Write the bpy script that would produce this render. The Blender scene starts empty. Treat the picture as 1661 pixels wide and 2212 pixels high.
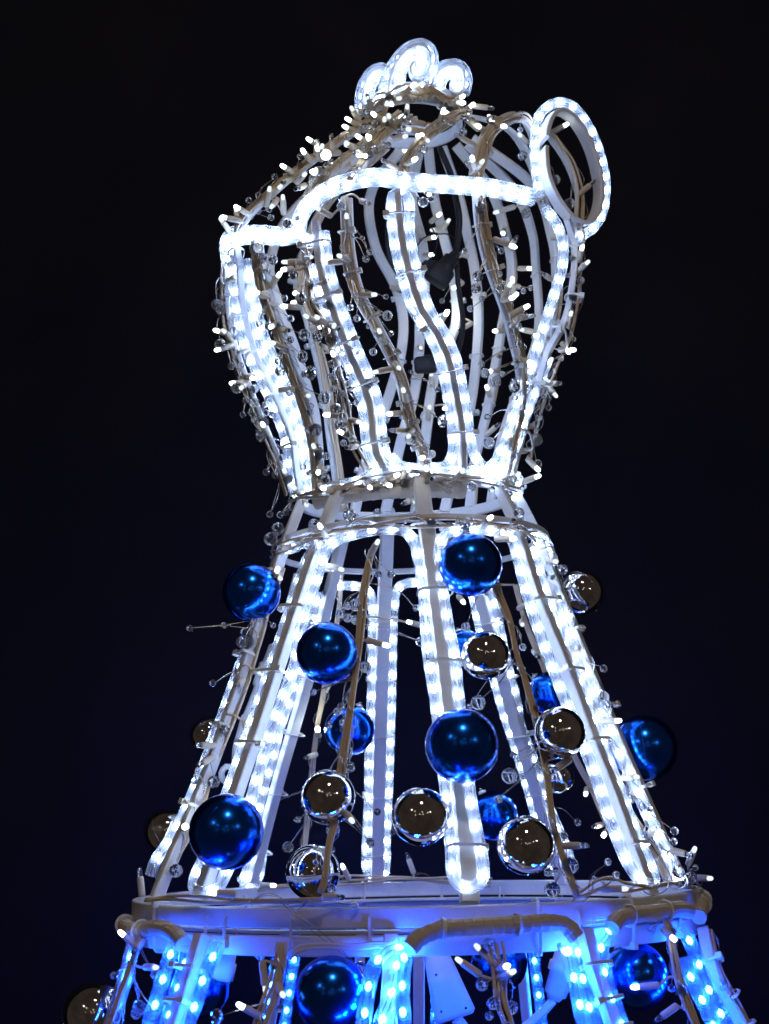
import bpy, bmesh, math, random
from mathutils import Vector, Matrix

random.seed(11)
sc = bpy.context.scene
COL = sc.collection

# ------------------------------------------------------------------ camera
S = 0.00054                     # metres per traced pixel at the sculpture's axis
F = 3040.0                      # focal length in traced pixels (frame 1661 x 2212)
CU, CV = 830.5, 1106.0
PITCH = math.atan((1790 - CV) / F)
L = 3040 * S
CAM = Vector((-(900 - CU) * S, -L, 1.50))
FW = Vector((0, math.cos(PITCH), math.sin(PITCH)))
UP = Vector((0, -math.sin(PITCH), math.cos(PITCH)))
cd = bpy.data.cameras.new('camera')
cam = bpy.data.objects.new('camera', cd)
COL.objects.link(cam)
cam.location = CAM
cam.rotation_euler = (math.pi / 2 + PITCH, 0, 0)
cd.sensor_fit = 'VERTICAL'
cd.sensor_height = 24
cd.lens = 24 * F / 2212
cd.clip_start = 0.05
cd.clip_end = 100
cd.dof.use_dof = True
cd.dof.focus_distance = 1.47
cd.dof.aperture_fstop = 6.3
sc.camera = cam

# ------------------------------------------------------------------ world, lamps, exposure
w = bpy.data.worlds.new('World')
sc.world = w
w.use_nodes = True
bg = w.node_tree.nodes['Background']
bg.inputs[0].default_value = (0.30, 0.22, 0.17, 1)
bg.inputs[1].default_value = 0.085
wt = w.node_tree
wn = wt.nodes.new('ShaderNodeTexNoise')
wn.inputs['Scale'].default_value = 1.2
wn.inputs['Detail'].default_value = 4
wc = wt.nodes.new('ShaderNodeTexCoord')
wr = wt.nodes.new('ShaderNodeValToRGB')
wr.color_ramp.elements[0].position = 0.35
wr.color_ramp.elements[0].color = (0.23, 0.178, 0.155, 1)
wr.color_ramp.elements[1].position = 0.7
wr.color_ramp.elements[1].color = (0.40, 0.31, 0.27, 1)
wt.links.new(wc.outputs['Generated'], wn.inputs['Vector'])
wt.links.new(wn.outputs['Fac'], wr.inputs['Fac'])
wt.links.new(wr.outputs['Color'], bg.inputs[0])


def lamp(loc, power, radius, color):
    d = bpy.data.lights.new('hall_lamp', 'POINT')
    d.energy = power
    d.shadow_soft_size = radius
    d.color = color
    o = bpy.data.objects.new('hall_lamp', d)
    o.location = loc
    COL.objects.link(o)


lamp((0.10, -1.75, 3.55), 30, 0.075, (1.0, 0.83, 0.66))      # the hall lamp mirrored high in every bauble
lamp((-2.3, -3.0, 3.2), 9, 0.06, (1.0, 0.88, 0.72))
lamp((2.4, -3.2, 2.6), 7, 0.05, (1.0, 0.88, 0.72))
for lx, ly, lz in ((-1.7, -4.0, 3.0), (-0.55, -6.0, 2.5), (0.35, -5.0, 2.95), (1.0, -6.4, 2.3), (2.1, -4.6, 2.75), (-2.6, -6.0, 2.2), (-0.1, -7.0, 2.1)):
    lamp((lx, ly, lz), 1.6, 0.035, (1.0, 0.9, 0.75))

sc.view_settings.view_transform = 'Standard'
sc.view_settings.look = 'None'
sc.view_settings.gamma = 1
sc.view_settings.use_curve_mapping = False
sc.view_settings.exposure = 0
sc.render.engine = 'CYCLES'
cy = sc.cycles
cy.use_denoising = True
cy.max_bounces = 10
cy.diffuse_bounces = 3
cy.glossy_bounces = 4
cy.transmission_bounces = 6
cy.transparent_max_bounces = 24
cy.sample_clamp_indirect = 10
cy.caustics_reflective = False
cy.caustics_refractive = False
cy.use_light_tree = True


# ------------------------------------------------------------------ traced pixel + real depth -> world
def W(u, v, d=0.0):
    """point seen at (u, v) that stands d traced pixels in front of the axis plane"""
    a = (u - CU) / F
    b = (CV - v) / F
    t = (L - d * S) / (FW.y + b * UP.y)
    return CAM + (FW + Vector((1, 0, 0)) * a + UP * b) * t


PROF = []
for v, d, R, k, c in ((2520, 0, 800, 1, 900), (1958, 575, 578, 1, 900), (1128, 295, 299, 1, 886), (1038, 185, 236, .78, 878),
                      (900, 0, 275, .78, 875), (750, 0, 345, .8, 872), (600, 0, 380, .8, 868), (500, 0, 388, .8, 867), (300, 0, 388, .8, 867)):
    PROF.append((W(900, v, d).z, R * S, k, W(c, v, 0).x))


def prof(z):
    if z <= PROF[0][0]:
        return PROF[0][1:]
    for a, b in zip(PROF, PROF[1:]):
        if z <= b[0]:
            t = (z - a[0]) / (b[0] - a[0])
            return tuple(p + (q - p) * t for p, q in zip(a[1:], b[1:]))
    return PROF[-1][1:]


def sd(u, v, side=1):
    """depth (traced px) of the dress surface, front (1) or back (-1)"""
    d = 0.0
    for _ in range(40):
        p = W(u, v, d)
        R, k, xc = prof(p.z)
        dx = p.x - xc
        dn = side * k * math.sqrt(max(R * R - dx * dx, (0.05 * R) ** 2)) / S
        d += 0.5 * (dn - d)
    return d


def FR(pts, off=0, side=1):
    """trace on the front (or back) of the dress; off = px outward"""
    return [W(p[0], p[1], (p[2] if len(p) > 2 else sd(p[0], p[1], side) + off * side)) for p in pts]


def BK(pts, off=0):
    return FR(pts, off, -1)


def DP(pts):
    return [W(*p) for p in pts]


# ------------------------------------------------------------------ materials
def mat(name):
    m = bpy.data.materials.new(name)
    m.use_nodes = True
    m.node_tree.nodes.clear()
    return m, m.node_tree.nodes, m.node_tree.links


def pmat(name, col, rough=0.5, metal=0.0, trans=0.0, ior=1.45, noise=0.0, nscale=60, emis=0, coat=0, bump=0.0):
    m, n, l = mat(name)
    o = n.new('ShaderNodeOutputMaterial')
    b = n.new('ShaderNodeBsdfPrincipled')
    b.inputs['Base Color'].default_value = (*col, 1)
    b.inputs['Roughness'].default_value = rough
    b.inputs['Metallic'].default_value = metal
    b.inputs['Transmission Weight'].default_value = trans
    b.inputs['IOR'].default_value = ior
    b.inputs['Coat Weight'].default_value = coat
    if noise or bump:
        tc = n.new('ShaderNodeTexCoord')
        nt = n.new('ShaderNodeTexNoise')
        nt.inputs['Scale'].default_value = nscale
        nt.inputs['Detail'].default_value = 5
        l.new(tc.outputs['Object'], nt.inputs['Vector'])
        if noise:
            mx = n.new('ShaderNodeMixRGB')
            mx.inputs[1].default_value = tuple(c * (1 - noise) for c in col) + (1,)
            mx.inputs[2].default_value = tuple(min(1, c * (1 + noise)) for c in col) + (1,)
            l.new(nt.outputs['Fac'], mx.inputs[0])
            l.new(mx.outputs[0], b.inputs['Base Color'])
            mr = n.new('ShaderNodeMapRange')
            mr.inputs['To Min'].default_value = rough * 0.8
            mr.inputs['To Max'].default_value = min(1, rough * 1.25)
            l.new(nt.outputs['Fac'], mr.inputs['Value'])
            l.new(mr.outputs[0], b.inputs['Roughness'])
        if bump:
            bp = n.new('ShaderNodeBump')
            bp.inputs['Strength'].default_value = bump
            bp.inputs['Distance'].default_value = 0.001
            l.new(nt.outputs['Fac'], bp.inputs['Height'])
            l.new(bp.outputs[0], b.inputs['Normal'])
    l.new(b.outputs[0], o.inputs[0])
    return m


def emat(name, col, strength):
    m, n, l = mat(name)
    o = n.new('ShaderNodeOutputMaterial')
    e = n.new('ShaderNodeEmission')
    e.inputs[0].default_value = (*col, 1)
    e.inputs[1].default_value = strength
    l.new(e.outputs[0], o.inputs[0])
    return m


def tubemat(name, col, lo, hi):
    """clear extruded PVC: mostly see-through, milky streaks along its length, glossy skin"""
    m, n, l = mat(name)
    o = n.new('ShaderNodeOutputMaterial')
    tr = n.new('ShaderNodeBsdfTransparent')
    tr.inputs[0].default_value = (0.97, 0.985, 1, 1)
    tl = n.new('ShaderNodeBsdfTranslucent')
    tl.inputs[0].default_value = (*col, 1)
    df = n.new('ShaderNodeBsdfDiffuse')
    df.inputs[0].default_value = (*col, 1)
    gl = n.new('ShaderNodeBsdfGlossy')
    gl.inputs['Roughness'].default_value = 0.08
    m0 = n.new('ShaderNodeMixShader')
    m0.inputs[0].default_value = 0.25
    l.new(tl.outputs[0], m0.inputs[1])
    l.new(df.outputs[0], m0.inputs[2])
    uv = n.new('ShaderNodeUVMap')
    mp = n.new('ShaderNodeMapping')
    mp.inputs['Scale'].default_value = (9.0, 14.0, 1)
    nt = n.new('ShaderNodeTexNoise')
    nt.inputs['Scale'].default_value = 1.0
    nt.inputs['Detail'].default_value = 3
    l.new(uv.outputs[0], mp.inputs[0])
    l.new(mp.outputs[0], nt.inputs['Vector'])
    mr = n.new('ShaderNodeMapRange')
    mr.inputs['From Min'].default_value = 0.3
    mr.inputs['From Max'].default_value = 0.7
    mr.inputs['To Min'].default_value = lo
    mr.inputs['To Max'].default_value = hi
    l.new(nt.outputs['Fac'], mr.inputs['Value'])
    m1 = n.new('ShaderNodeMixShader')
    l.new(mr.outputs[0], m1.inputs[0])
    l.new(tr.outputs[0], m1.inputs[1])
    l.new(m0.outputs[0], m1.inputs[2])
    fr = n.new('ShaderNodeFresnel')
    fr.inputs['IOR'].default_value = 1.45
    fm = n.new('ShaderNodeMath')
    fm.operation = 'MULTIPLY'
    fm.inputs[1].default_value = 0.22
    l.new(fr.outputs[0], fm.inputs[0])
    m2 = n.new('ShaderNodeMixShader')
    l.new(fm.outputs[0], m2.inputs[0])
    l.new(m1.outputs[0], m2.inputs[1])
    l.new(gl.outputs[0], m2.inputs[2])
    l.new(m2.outputs[0], o.inputs[0])
    return m


M = dict(
    paint=pmat('white_powder_coat', (0.74, 0.74, 0.75), 0.42, noise=0.06, nscale=180, bump=0.25),
    tube=tubemat('clear_rope_tube', (0.88, 0.93, 1.0), 0.13, 0.46),
    bluetube=tubemat('clear_rope_tube_over_blue', (0.80, 0.92, 1.0), 0.03, 0.19),
    led=emat('white_led', (0.47, 0.62, 1.0), 45),
    blueled=emat('blue_led', (0.009, 0.080, 1.0), 400),
    tip=emat('string_led', (0.85, 0.95, 1.0), 6),
    dimtip=emat('faint_string_led', (0.85, 0.95, 1.0), 1.1),
    star=emat('bright_string_led', (0.88, 0.97, 0.95), 120),
    cable=pmat('ivory_cable', (0.64, 0.51, 0.36), 0.45, noise=0.08, nscale=40),
    holder=pmat('ivory_holder', (0.68, 0.60, 0.48), 0.4, noise=0.05, nscale=50),
    tape=pmat('wrapped_tape', (0.56, 0.48, 0.39), 0.5, noise=0.08, nscale=70, bump=0.4),
    tie=pmat('nylon_tie', (0.78, 0.77, 0.74), 0.4),
    glass=pmat('cut_crystal', (0.98, 0.99, 1.0), 0.05, trans=0.95, ior=1.56, coat=0.6),
    wire=pmat('silver_wire', (0.75, 0.72, 0.68), 0.25, metal=1.0),
    core=pmat('copper_core', (0.10, 0.09, 0.10), 0.5),
    blue=pmat('blue_metallic_bauble', (0.012, 0.17, 1.0), 0.20, metal=1.0, noise=0.05, nscale=8),
    silver=pmat('silver_mirror_bauble', (0.86, 0.82, 0.78), 0.025, metal=1.0),
    cap=pmat('bauble_cap', (0.75, 0.75, 0.76), 0.3, metal=1.0),
    black=pmat('black_rubber', (0.005, 0.005, 0.006), 0.6),
    white=pmat('white_plastic', (0.76, 0.76, 0.77), 0.38, noise=0.04),
    screw=pmat('dark_screw', (0.05, 0.05, 0.05), 0.5),
    cloth=pmat('black_backdrop_cloth', (0.0003, 0.0005, 0.0105), 0.9, noise=0.35, nscale=3),
)


# ------------------------------------------------------------------ object helpers
def thing(name, label, cat, loc, group=None, mesh=None):
    o = bpy.data.objects.new(name, mesh)
    COL.objects.link(o)
    o.location = loc
    o['label'] = label
    o['category'] = cat
    if group:
        o['group'] = group
    if mesh is None:
        o.empty_display_size = 0.02
    return o


def mesh(name, verts, faces, m, smooth=True, uvs=None):
    me = bpy.data.meshes.new(name)
    me.from_pydata([tuple(v) for v in verts], [], faces)
    me.materials.append(M[m])
    if uvs:
        ul = me.uv_layers.new(name='UVMap')
        for lp in me.loops:
            ul.data[lp.index].uv = uvs[lp.vertex_index]
    if smooth:
        me.shade_smooth()
    me.update()
    return me


def part(name, me, root, loc=None, rot=None, scale=None):
    """child of root given in world coordinates"""
    o = bpy.data.objects.new(name, me)
    COL.objects.link(o)
    o.parent = root
    base = Vector(root.location)
    if root.parent:
        base = base + Vector(root.parent.location)
    o.location = (Vector(loc) if loc is not None else Vector((0, 0, 0))) - base
    if rot is not None:
        o.rotation_euler = rot
    if scale is not None:
        o.scale = scale
    return o


def cr(pts, step):
    """smooth curve through pts, evenly resampled"""
    P = [pts[0] * 2 - pts[1]] + list(pts) + [pts[-1] * 2 - pts[-2]]
    out = []
    for i in range(1, len(P) - 2):
        p0, p1, p2, p3 = P[i - 1:i + 3]
        for j in range(14):
            t = j / 14
            out.append(0.5 * ((2 * p1) + (p2 - p0) * t + (2 * p0 - 5 * p1 + 4 * p2 - p3) * t * t + (3 * p1 - p0 - 3 * p2 + p3) * t ** 3))
    out.append(pts[-1].copy())
    return even(out, step)


def even(pts, step):
    cum = [0]
    for a, b in zip(pts, pts[1:]):
        cum.append(cum[-1] + (b - a).length)
    n = max(2, round(cum[-1] / step))
    res, j = [], 0
    for i in range(n + 1):
        s = cum[-1] * i / n
        while j < len(pts) - 2 and cum[j + 1] < s:
            j += 1
        seg = cum[j + 1] - cum[j]
        t = (s - cum[j]) / seg if seg > 1e-12 else 0
        res.append(pts[j].lerp(pts[j + 1], min(1, max(0, t))))
    return res


def tang(pts, i, closed=False):
    n = len(pts)
    if closed:
        t = pts[(i + 1) % n] - pts[i - 1]
    else:
        t = pts[min(i + 1, n - 1)] - pts[max(i - 1, 0)]
    return t.normalized() if t.length > 1e-9 else Vector((0, 0, 1))


def radial(p):
    R, k, xc = prof(p.z)
    v = Vector((p.x - xc, p.y / max(k, .1), 0))
    return v.normalized() if v.length > 1e-6 else Vector((0, -1, 0))


def sweep(pts, prf, hint=None, closed=False, uvs=None):
    """sweep profile [(across, outward)] along pts; hint(p) gives the outward direction, None = transport"""
    V, Fc, n, k = [], [], len(pts), len(prf)
    prev = None
    s = 0.0
    for i, p in enumerate(pts):
        t = tang(pts, i, closed)
        if i:
            s += (p - pts[i - 1]).length
        h = hint(p) if hint else (prev if prev is not None else radial(p))
        nn = h - t * h.dot(t)
        if nn.length < 0.05:
            h = prev if prev is not None else (Vector((0, -1, 0.3)))
            nn = h - t * h.dot(t)
            if nn.length < 0.05:
                nn = t.orthogonal()
        nn.normalize()
        prev = nn
        b = t.cross(nn)
        for q, (a, c) in enumerate(prf):
            V.append(p + b * a + nn * c)
            if uvs is not None:
                uvs.append((q / k, s))
    for i in range(n if closed else n - 1):
        j = (i + 1) % n
        for q in range(k):
            r = (q + 1) % k
            Fc.append((i * k + q, i * k + r, j * k + r, j * k + q))
    if not closed:
        Fc.append(tuple(range(k - 1, -1, -1)))
        Fc.append(tuple(range((n - 1) * k, n * k)))
    return V, Fc


def circ(r, n=8, sx=1.0):
    return [(r * sx * math.cos(2 * math.pi * i / n), r * math.sin(2 * math.pi * i / n)) for i in range(n)]


def rect(wd, th, bev=0.0012):
    a, c = wd / 2, th / 2
    e = min(bev, a * .4, c * .4)
    return [(a - e, -c), (a, -c + e), (a, c - e), (a - e, c), (-a + e, c), (-a, c - e), (-a, -c + e), (-a + e, -c)]


def joined(parts):
    V, Fc = [], []
    for v, f in parts:
        o = len(V)
        V += v
        Fc += [tuple(i + o for i in q) for q in f]
    return V, Fc


def ico(sub, m, name, smooth=True, sc3=(1, 1, 1)):
    bm = bmesh.new()
    bmesh.ops.create_icosphere(bm, subdivisions=sub, radius=1)
    for v in bm.verts:
        v.co = Vector((v.co.x * sc3[0], v.co.y * sc3[1], v.co.z * sc3[2]))
    me = bpy.data.meshes.new(name)
    bm.to_mesh(me)
    bm.free()
    me.materials.append(M[m])
    if smooth:
        me.shade_smooth()
    return me


def lathe(prf, n, m, name, smooth=True):
    """profile [(r, z)] round z"""
    V, Fc = [], []
    for r, z in prf:
        for i in range(n):
            a = 2 * math.pi * i / n
            V.append((r * math.cos(a), r * math.sin(a), z))
    for j in range(len(prf) - 1):
        for i in range(n):
            k = (i + 1) % n
            Fc.append((j * n + i, j * n + k, (j + 1) * n + k, (j + 1) * n + i))
    Fc.append(tuple(range(n - 1, -1, -1)))
    Fc.append(tuple((len(prf) - 1) * n + i for i in range(n)))
    return mesh(name, V, Fc, m, smooth)


def aim(d):
    return Vector(d).to_track_quat('Z', 'Y').to_euler()


ME_LED = ico(1, 'led', 'led', True, (0.0033, 0.0033, 0.0046))
ME_BLED = ico(1, 'blueled', 'led', True, (0.0031, 0.0031, 0.0044))

# ------------------------------------------------------------------ setting: black cloth behind
V, Fc = [], []
nx, nz = 220, 24
for j in range(nz + 1):
    for i in range(nx + 1):
        x = -4.0 + 8.0 * i / nx
        z = -0.6 + 5.2 * j / nz
        fold = 0.012 * math.sin(x * 5 + 0.8 * math.sin(x * 2.3)) + 0.004 * math.sin(x * 17 + z * 0.6) + 0.0012 * math.sin(x * 51 + z)
        V.append((x, 0.85 + fold, z))
for j in range(nz):
    for i in range(nx):
        a = j * (nx + 1) + i
        Fc.append((a, a + 1, a + nx + 2, a + nx + 1))
bd = bpy.data.objects.new('backdrop', mesh('backdrop', V, Fc, 'cloth'))
COL.objects.link(bd)
bd['kind'] = 'structure'

# ------------------------------------------------------------------ the welded frame
frame = thing('dress_frame', 'tall white welded dress shaped metal frame with twisted bodice bars and flared skirt posts', 'frame',
              (0, 0, W(900, 2480, 0).z))


def bar(name, pts, wd, th, m='paint', hint=radial, closed=False, step=0.012, root=None):
    p = cr(pts, step)
    v, f = sweep(p, rect(wd, th), hint, closed)
    return part(name, mesh(name, v, f, m, False), root or frame)


def hoop_pts(u, v, R, k=1.0, roll=0.0, n=72, d0=0):
    c = W(u, v, d0)
    return [c + Vector((R * S * math.cos(a), -R * k * S * math.sin(a), math.tan(roll) * R * S * math.cos(a)))
            for a in (2 * math.pi * i / n for i in range(n))]


def hoop(name, pts, prf, m='paint'):
    v, f = sweep(pts, prf, radial, True)
    return part(name, mesh(name, v, f, m, False), frame)


# platform: two rolled flat rails
PZ = W(900, 1958, 575).z
RO = math.radians(1.2)


def flat_hoop(R, z, roll, n=96, cx=None):
    cx = W(900, 1940, 0).x if cx is None else cx
    return [Vector((cx + R * S * math.cos(a), -R * S * math.sin(a), z + math.tan(roll) * R * S * math.cos(a)))
            for a in (2 * math.pi * i / n for i in range(n))]


up_rail = hoop('platform_rail', flat_hoop(575, PZ - 0.0092, RO), rect(0.0185, 0.011))
low_rail = hoop('platform_rail', flat_hoop(575, PZ - 0.034, RO), rect(0.0185, 0.011))
# inner shelf ring seen from above between the rails
hoop('platform_shelf', flat_hoop(553, PZ - 0.0225, RO), rect(0.003, 0.022, 0.0004))
# skirt hoop, waist bands, neck ring
HOOP = hoop_pts(886, 1181, 300, 1.0, math.radians(2.6))
hoop('skirt_hoop', HOOP, rect(0.007, 0.005))
WAIST = hoop_pts(878, 1078, 235, 0.80, math.radians(2.0))
hoop('waist_band', WAIST, rect(0.013, 0.006))
NECK = hoop_pts(893, 236, 102, 1.0, 0)
hoop('neck_ring', NECK, rect(0.013, 0.006))
NECK2 = hoop_pts(893, 262, 112, 1.0, 0)
hoop('neck_ring', NECK2, rect(0.016, 0.004))

# skirt posts (front, sides, back)
POST = {
    'A': [(735, 1052), (707, 1123), (678, 1199), (619, 1380), (568, 1540), (514, 1701), (470, 1830), (432, 1940)],
    'B': [(908, 1022), (917, 1110), (927, 1181), (950, 1357), (971, 1525), (997, 1730), (1009, 1870), (1015, 1950)],
    'C': [(1070, 1036), (1113, 1129), (1127, 1181), (1160, 1284), (1217, 1423), (1270, 1569), (1332, 1730), (1385, 1880), (1408, 1935)],
    'G': [(655, 1075), (612, 1187), (560, 1345), (500, 1530), (430, 1720), (365, 1870), (338, 1940)],
    'H': [(1112, 1062), (1150, 1140), (1185, 1225), (1262, 1420), (1340, 1610), (1420, 1790), (1475, 1915)],
}
POSTB = {
    'D': [(838, 1100), (835, 1181), (828, 1350), (821, 1580), (816, 1789), (815, 1912)],
    'E': [(1000, 1120), (1022, 1230), (1047, 1320), (1092, 1480), (1126, 1600), (1170, 1745), (1215, 1905)],
    'F': [(752, 1115), (722, 1240), (690, 1370), (650, 1520), (598, 1700), (545, 1905)],
}
P3 = {}
for k, wd in (('A', .0135), ('B', .0175), ('C', .0135), ('G', .0125), ('H', .0125)):
    P3[k] = FR(POST[k], -6)
    bar('skirt_post', P3[k], wd, 0.012)
for k, wd in (('D', .0165), ('E', .0155), ('F', .0135)):
    P3[k] = BK(POSTB[k], -6)
    bar('skirt_post', P3[k], wd, 0.012)

# posts below the platform
LOW = {
    'a': [(436, 2020), (415, 2090), (377, 2212), (330, 2370), (285, 2520)],
    'c': [(1263, 2010), (1287, 2104), (1325, 2212), (1375, 2370), (1420, 2520)],
    'h': [(1520, 2010), (1541, 2094), (1603, 2212), (1665, 2350), (1730, 2500)],
    'g': [(292, 2020), (268, 2120), (240, 2212), (190, 2370), (150, 2500)],
}
for k in LOW:
    P3[k] = FR(LOW[k], -4)
    bar('lower_post', P3[k], .0135, .012)
LOWB = {
    'd': [(905, 2010), (905, 2100), (905, 2212), (905, 2380), (905, 2500)],
    'e': [(1120, 2010), (1130, 2110), (1140, 2212), (1160, 2380), (1170, 2500)],
    'f': [(617, 2010), (600, 2120), (583, 2212), (560, 2380), (540, 2500)],
    'k': [(780, 2010), (775, 2120), (770, 2212), (760, 2380), (750, 2500)],
}
for k in LOWB:
    P3[k] = BK(LOWB[k], -4)
    bar('lower_post', P3[k], .0155 if k == 'd' else .012, .012)
P3['b'] = FR([(845, 2022), (842, 2110), (835, 2212), (825, 2380), (815, 2520)], -8)
bar('lower_post', P3['b'], .013, .012)

# bodice bars that carry rope light or cable (front)
BODF = {
    'b1': [(508, 520), (517, 574), (528, 676), (549, 758), (587, 837), (613, 896), (634, 954), (640, 1006), (650, 1064)],
    'b2': [(682, 478), (692, 574), (713, 647), (751, 749), (783, 822), (801, 881), (809, 954), (823, 1000), (850, 1040)],
    'b3': [(748, 430), (754, 544), (774, 632), (812, 705), (850, 779), (871, 837), (886, 910), (912, 974), (925, 1030)],
    'b4': [(858, 410), (866, 500), (880, 574), (907, 662), (942, 720), (968, 779), (986, 866), (997, 940), (1000, 1035)],
    'b5': [(1032, 415), (1038, 486), (1053, 559), (1073, 618), (1094, 676), (1108, 735), (1122, 800), (1118, 880), (1100, 960), (1082, 1040)],
    'b6': [(1224, 470), (1240, 530), (1238, 600), (1220, 691), (1182, 764), (1163, 830), (1138, 905), (1118, 975), (1100, 1045)],
    'b7': [(560, 520), (570, 600), (592, 680), (625, 770), (655, 850), (676, 920), (690, 1000), (692, 1075)],
    'b8': [(497, 515), (490, 600), (497, 700), (520, 780), (553, 870), (586, 950), (610, 1010), (632, 1070)],
}
for k, p in BODF.items():
    lit = k in ('b1', 'b2', 'b4', 'b6')
    P3[k] = FR(p, 8 if lit else -7)
    bar('bodice_bar', P3[k], .0088 if lit else (.0145 if k not in ('b7', 'b8') else .011), .008 if lit else .006)
BODB = {
    'k1': [(868, 320, -200), (800, 420), (810, 530), (854, 618), (871, 691), (866, 764), (848, 830), (825, 900), (790, 1000), (765, 1110)],
    'k2': [(905, 322, -200), (890, 430), (912, 524), (918, 610), (907, 700), (906, 749), (895, 850), (866, 954), (832, 1110)],
    'k3': [(925, 322, -200), (938, 430), (956, 500), (980, 603), (986, 691), (962, 760), (935, 830), (918, 954), (897, 1110)],
    'k4': [(955, 318, -190), (990, 420), (1009, 501), (1026, 588), (1034, 691), (1026, 808), (1012, 896), (985, 1000), (960, 1105)],
    'k5': [(985, 314, -180), (1060, 410), (1091, 501), (1105, 588), (1085, 700), (1067, 808), (1050, 896), (1025, 1000), (1015, 1095)],
    'k6': [(1010, 310, -160), (1110, 410), (1149, 501), (1158, 588), (1164, 676), (1155, 749), (1120, 840), (1080, 960), (1060, 1085)],
    'k7': [(1020, 300, -140), (1150, 400), (1190, 510), (1199, 588), (1195, 680), (1172, 780), (1140, 870), (1100, 1000), (1090, 1070)],
    'k8': [(835, 315, -190), (705, 440), (645, 600), (666, 691), (695, 808), (707, 880), (716, 954), (725, 1010), (735, 1105)],
    'k9': [(815, 305, -170), (640, 450), (585, 560), (600, 650), (637, 749), (665, 840), (681, 896), (690, 1000), (690, 1095)],
}
for k, p in BODB.items():
    P3[k] = BK(p, -7)
    bar('bodice_bar', P3[k], .0135, .006)

# shoulder bars rising from the neckline to the neck ring
SHO = {
    't1': [(520, 500, 120), (545, 462, 150), (608, 405, 185), (666, 358, 190), (730, 312, 160), (790, 275, 120), (835, 252, 90)],
    't2': [(672, 430, 255), (700, 392, 245), (745, 350, 225), (795, 310, 190), (840, 275, 140), (870, 250, 100)],
    't3': [(866, 392, 300), (880, 350, 275), (905, 312, 235), (938, 282, 180), (980, 252, 110), (1000, 245, 40)],
    't4': [(1022, 405, 265), (1036, 335, 225), (1053, 292, 190), (1088, 262, 130), (1122, 254, 60), (1146, 285, 0), (1160, 330, -60), (1185, 420, -110)],
    't5': [(760, 395, 300), (785, 352, 270), (812, 312, 225), (848, 278, 165), (890, 256, 105)],
    't6': [(1000, 250, 20), (1060, 262, -20), (1110, 290, -70), (1150, 360, -120), (1185, 470, -150)],
    't7': [(1180, 285, 10), (1222, 345, -20), (1243, 400, -20), (1247, 440, 0), (1243, 500, 30)],
}
for k, p in SHO.items():
    P3[k] = DP(p)
    bar('shoulder_bar', P3[k], .016, .005, hint=lambda q: Vector((q.x * 1.6, q.y, 0.16)))
# neckline band under the rope
NL = [(1150, 424), (1069, 405), (1010, 399), (922, 393), (864, 388), (812, 380), (754, 390), (710, 407), (675, 432), (655, 458), (648, 490),
      (622, 508), (564, 503), (510, 503), (488, 525)]
P3['nl'] = FR(NL, -4)
bar('neckline_band', P3['nl'], .012, .004)
# armhole: flat strip bent to an oval
ARM = [(1178, 376, 60), (1174, 317, 55), (1183, 265, 45), (1205, 241, 35), (1235, 256, 22), (1266, 303, 8), (1286, 361, 0), (1294, 420, 0),
       (1282, 468, 8), (1257, 484, 22), (1224, 464, 40), (1195, 422, 55)]
ap = DP(ARM)
apts = cr(ap + ap[:3], 0.006)
npt = len(cr(ap + [ap[0]], 0.006))
v, f = sweep(apts[8:npt + 6], rect(0.0052, 0.024), lambda q: Vector((0.30, -0.93, -0.22)))
part('armhole_strip', mesh('armhole_strip', v, f, 'paint', False), frame)
# scroll curls of flat strip on the neck ring
CURL = {
    'left': ([(784, 246, 40), (783, 212, 45), (790, 182, 48), (804, 161, 50), (822, 153, 50), (838, 160, 48), (842, 180, 46), (832, 196, 46), (818, 192, 46)], 46),
    'mid': ([(838, 200, 100), (845, 162, 102), (858, 136, 102), (878, 113, 102), (904, 101, 102), (922, 108, 102), (930, 127, 102), (927, 152, 102), (912, 170, 102), (893, 168, 102), (886, 152, 102), (894, 137, 102)], 102),
    'right': ([(930, 205, 85), (934, 182, 80), (944, 163, 76), (960, 149, 72), (980, 144, 68), (997, 153, 64), (1004, 175, 62), (999, 200, 60), (984, 205, 60), (974, 190, 60), (980, 174, 60)], 65),
}
for k, (p, _) in CURL.items():
    P3['curl' + k] = DP(p)
    bar('scroll_curl', P3['curl' + k], .0042, .013, hint=lambda q: Vector((0, -1, 0)), step=0.005)


# ------------------------------------------------------------------ cable ties
def tie(c, t, n, hw, ht, m='tie', wid=0.0032, lock=True):
    """nylon strap round a bar: c centre, t bar direction, n outward"""
    t = t.normalized()
    n = (n - t * n.dot(t)).normalized()
    b = t.cross(n)
    loop = []
    for i in range(20):
        a = 2 * math.pi * i / 20
        ca, sa = math.cos(a), math.sin(a)
        x = math.copysign(abs(ca) ** 0.55, ca) * hw
        y = math.copysign(abs(sa) ** 0.55, sa) * ht
        loop.append(c + b * x + n * y)
    v, f = sweep(loop, rect(wid, 0.0011, 0.0002), lambda q: (q - c), True)
    if lock:
        h = c + b * hw * random.choice((-.9, .9)) + n * ht * random.choice((0.2, .9))
        e = [0.0028, 0.0036, 0.0030]
        vv = [h + t * (e[0] * i) + b * (e[1] * j) + n * (e[2] * k) for i in (-1, 1) for j in (-1, 1) for k in (-1, 1)]
        ff = [(0, 1, 3, 2), (4, 6, 7, 5), (0, 4, 5, 1), (2, 3, 7, 6), (0, 2, 6, 4), (1, 5, 7, 3)]
        v, f = joined([(v, f), (vv, ff)])
    return part('cable_tie', mesh('cable_tie', v, f, m, False), frame)


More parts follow.
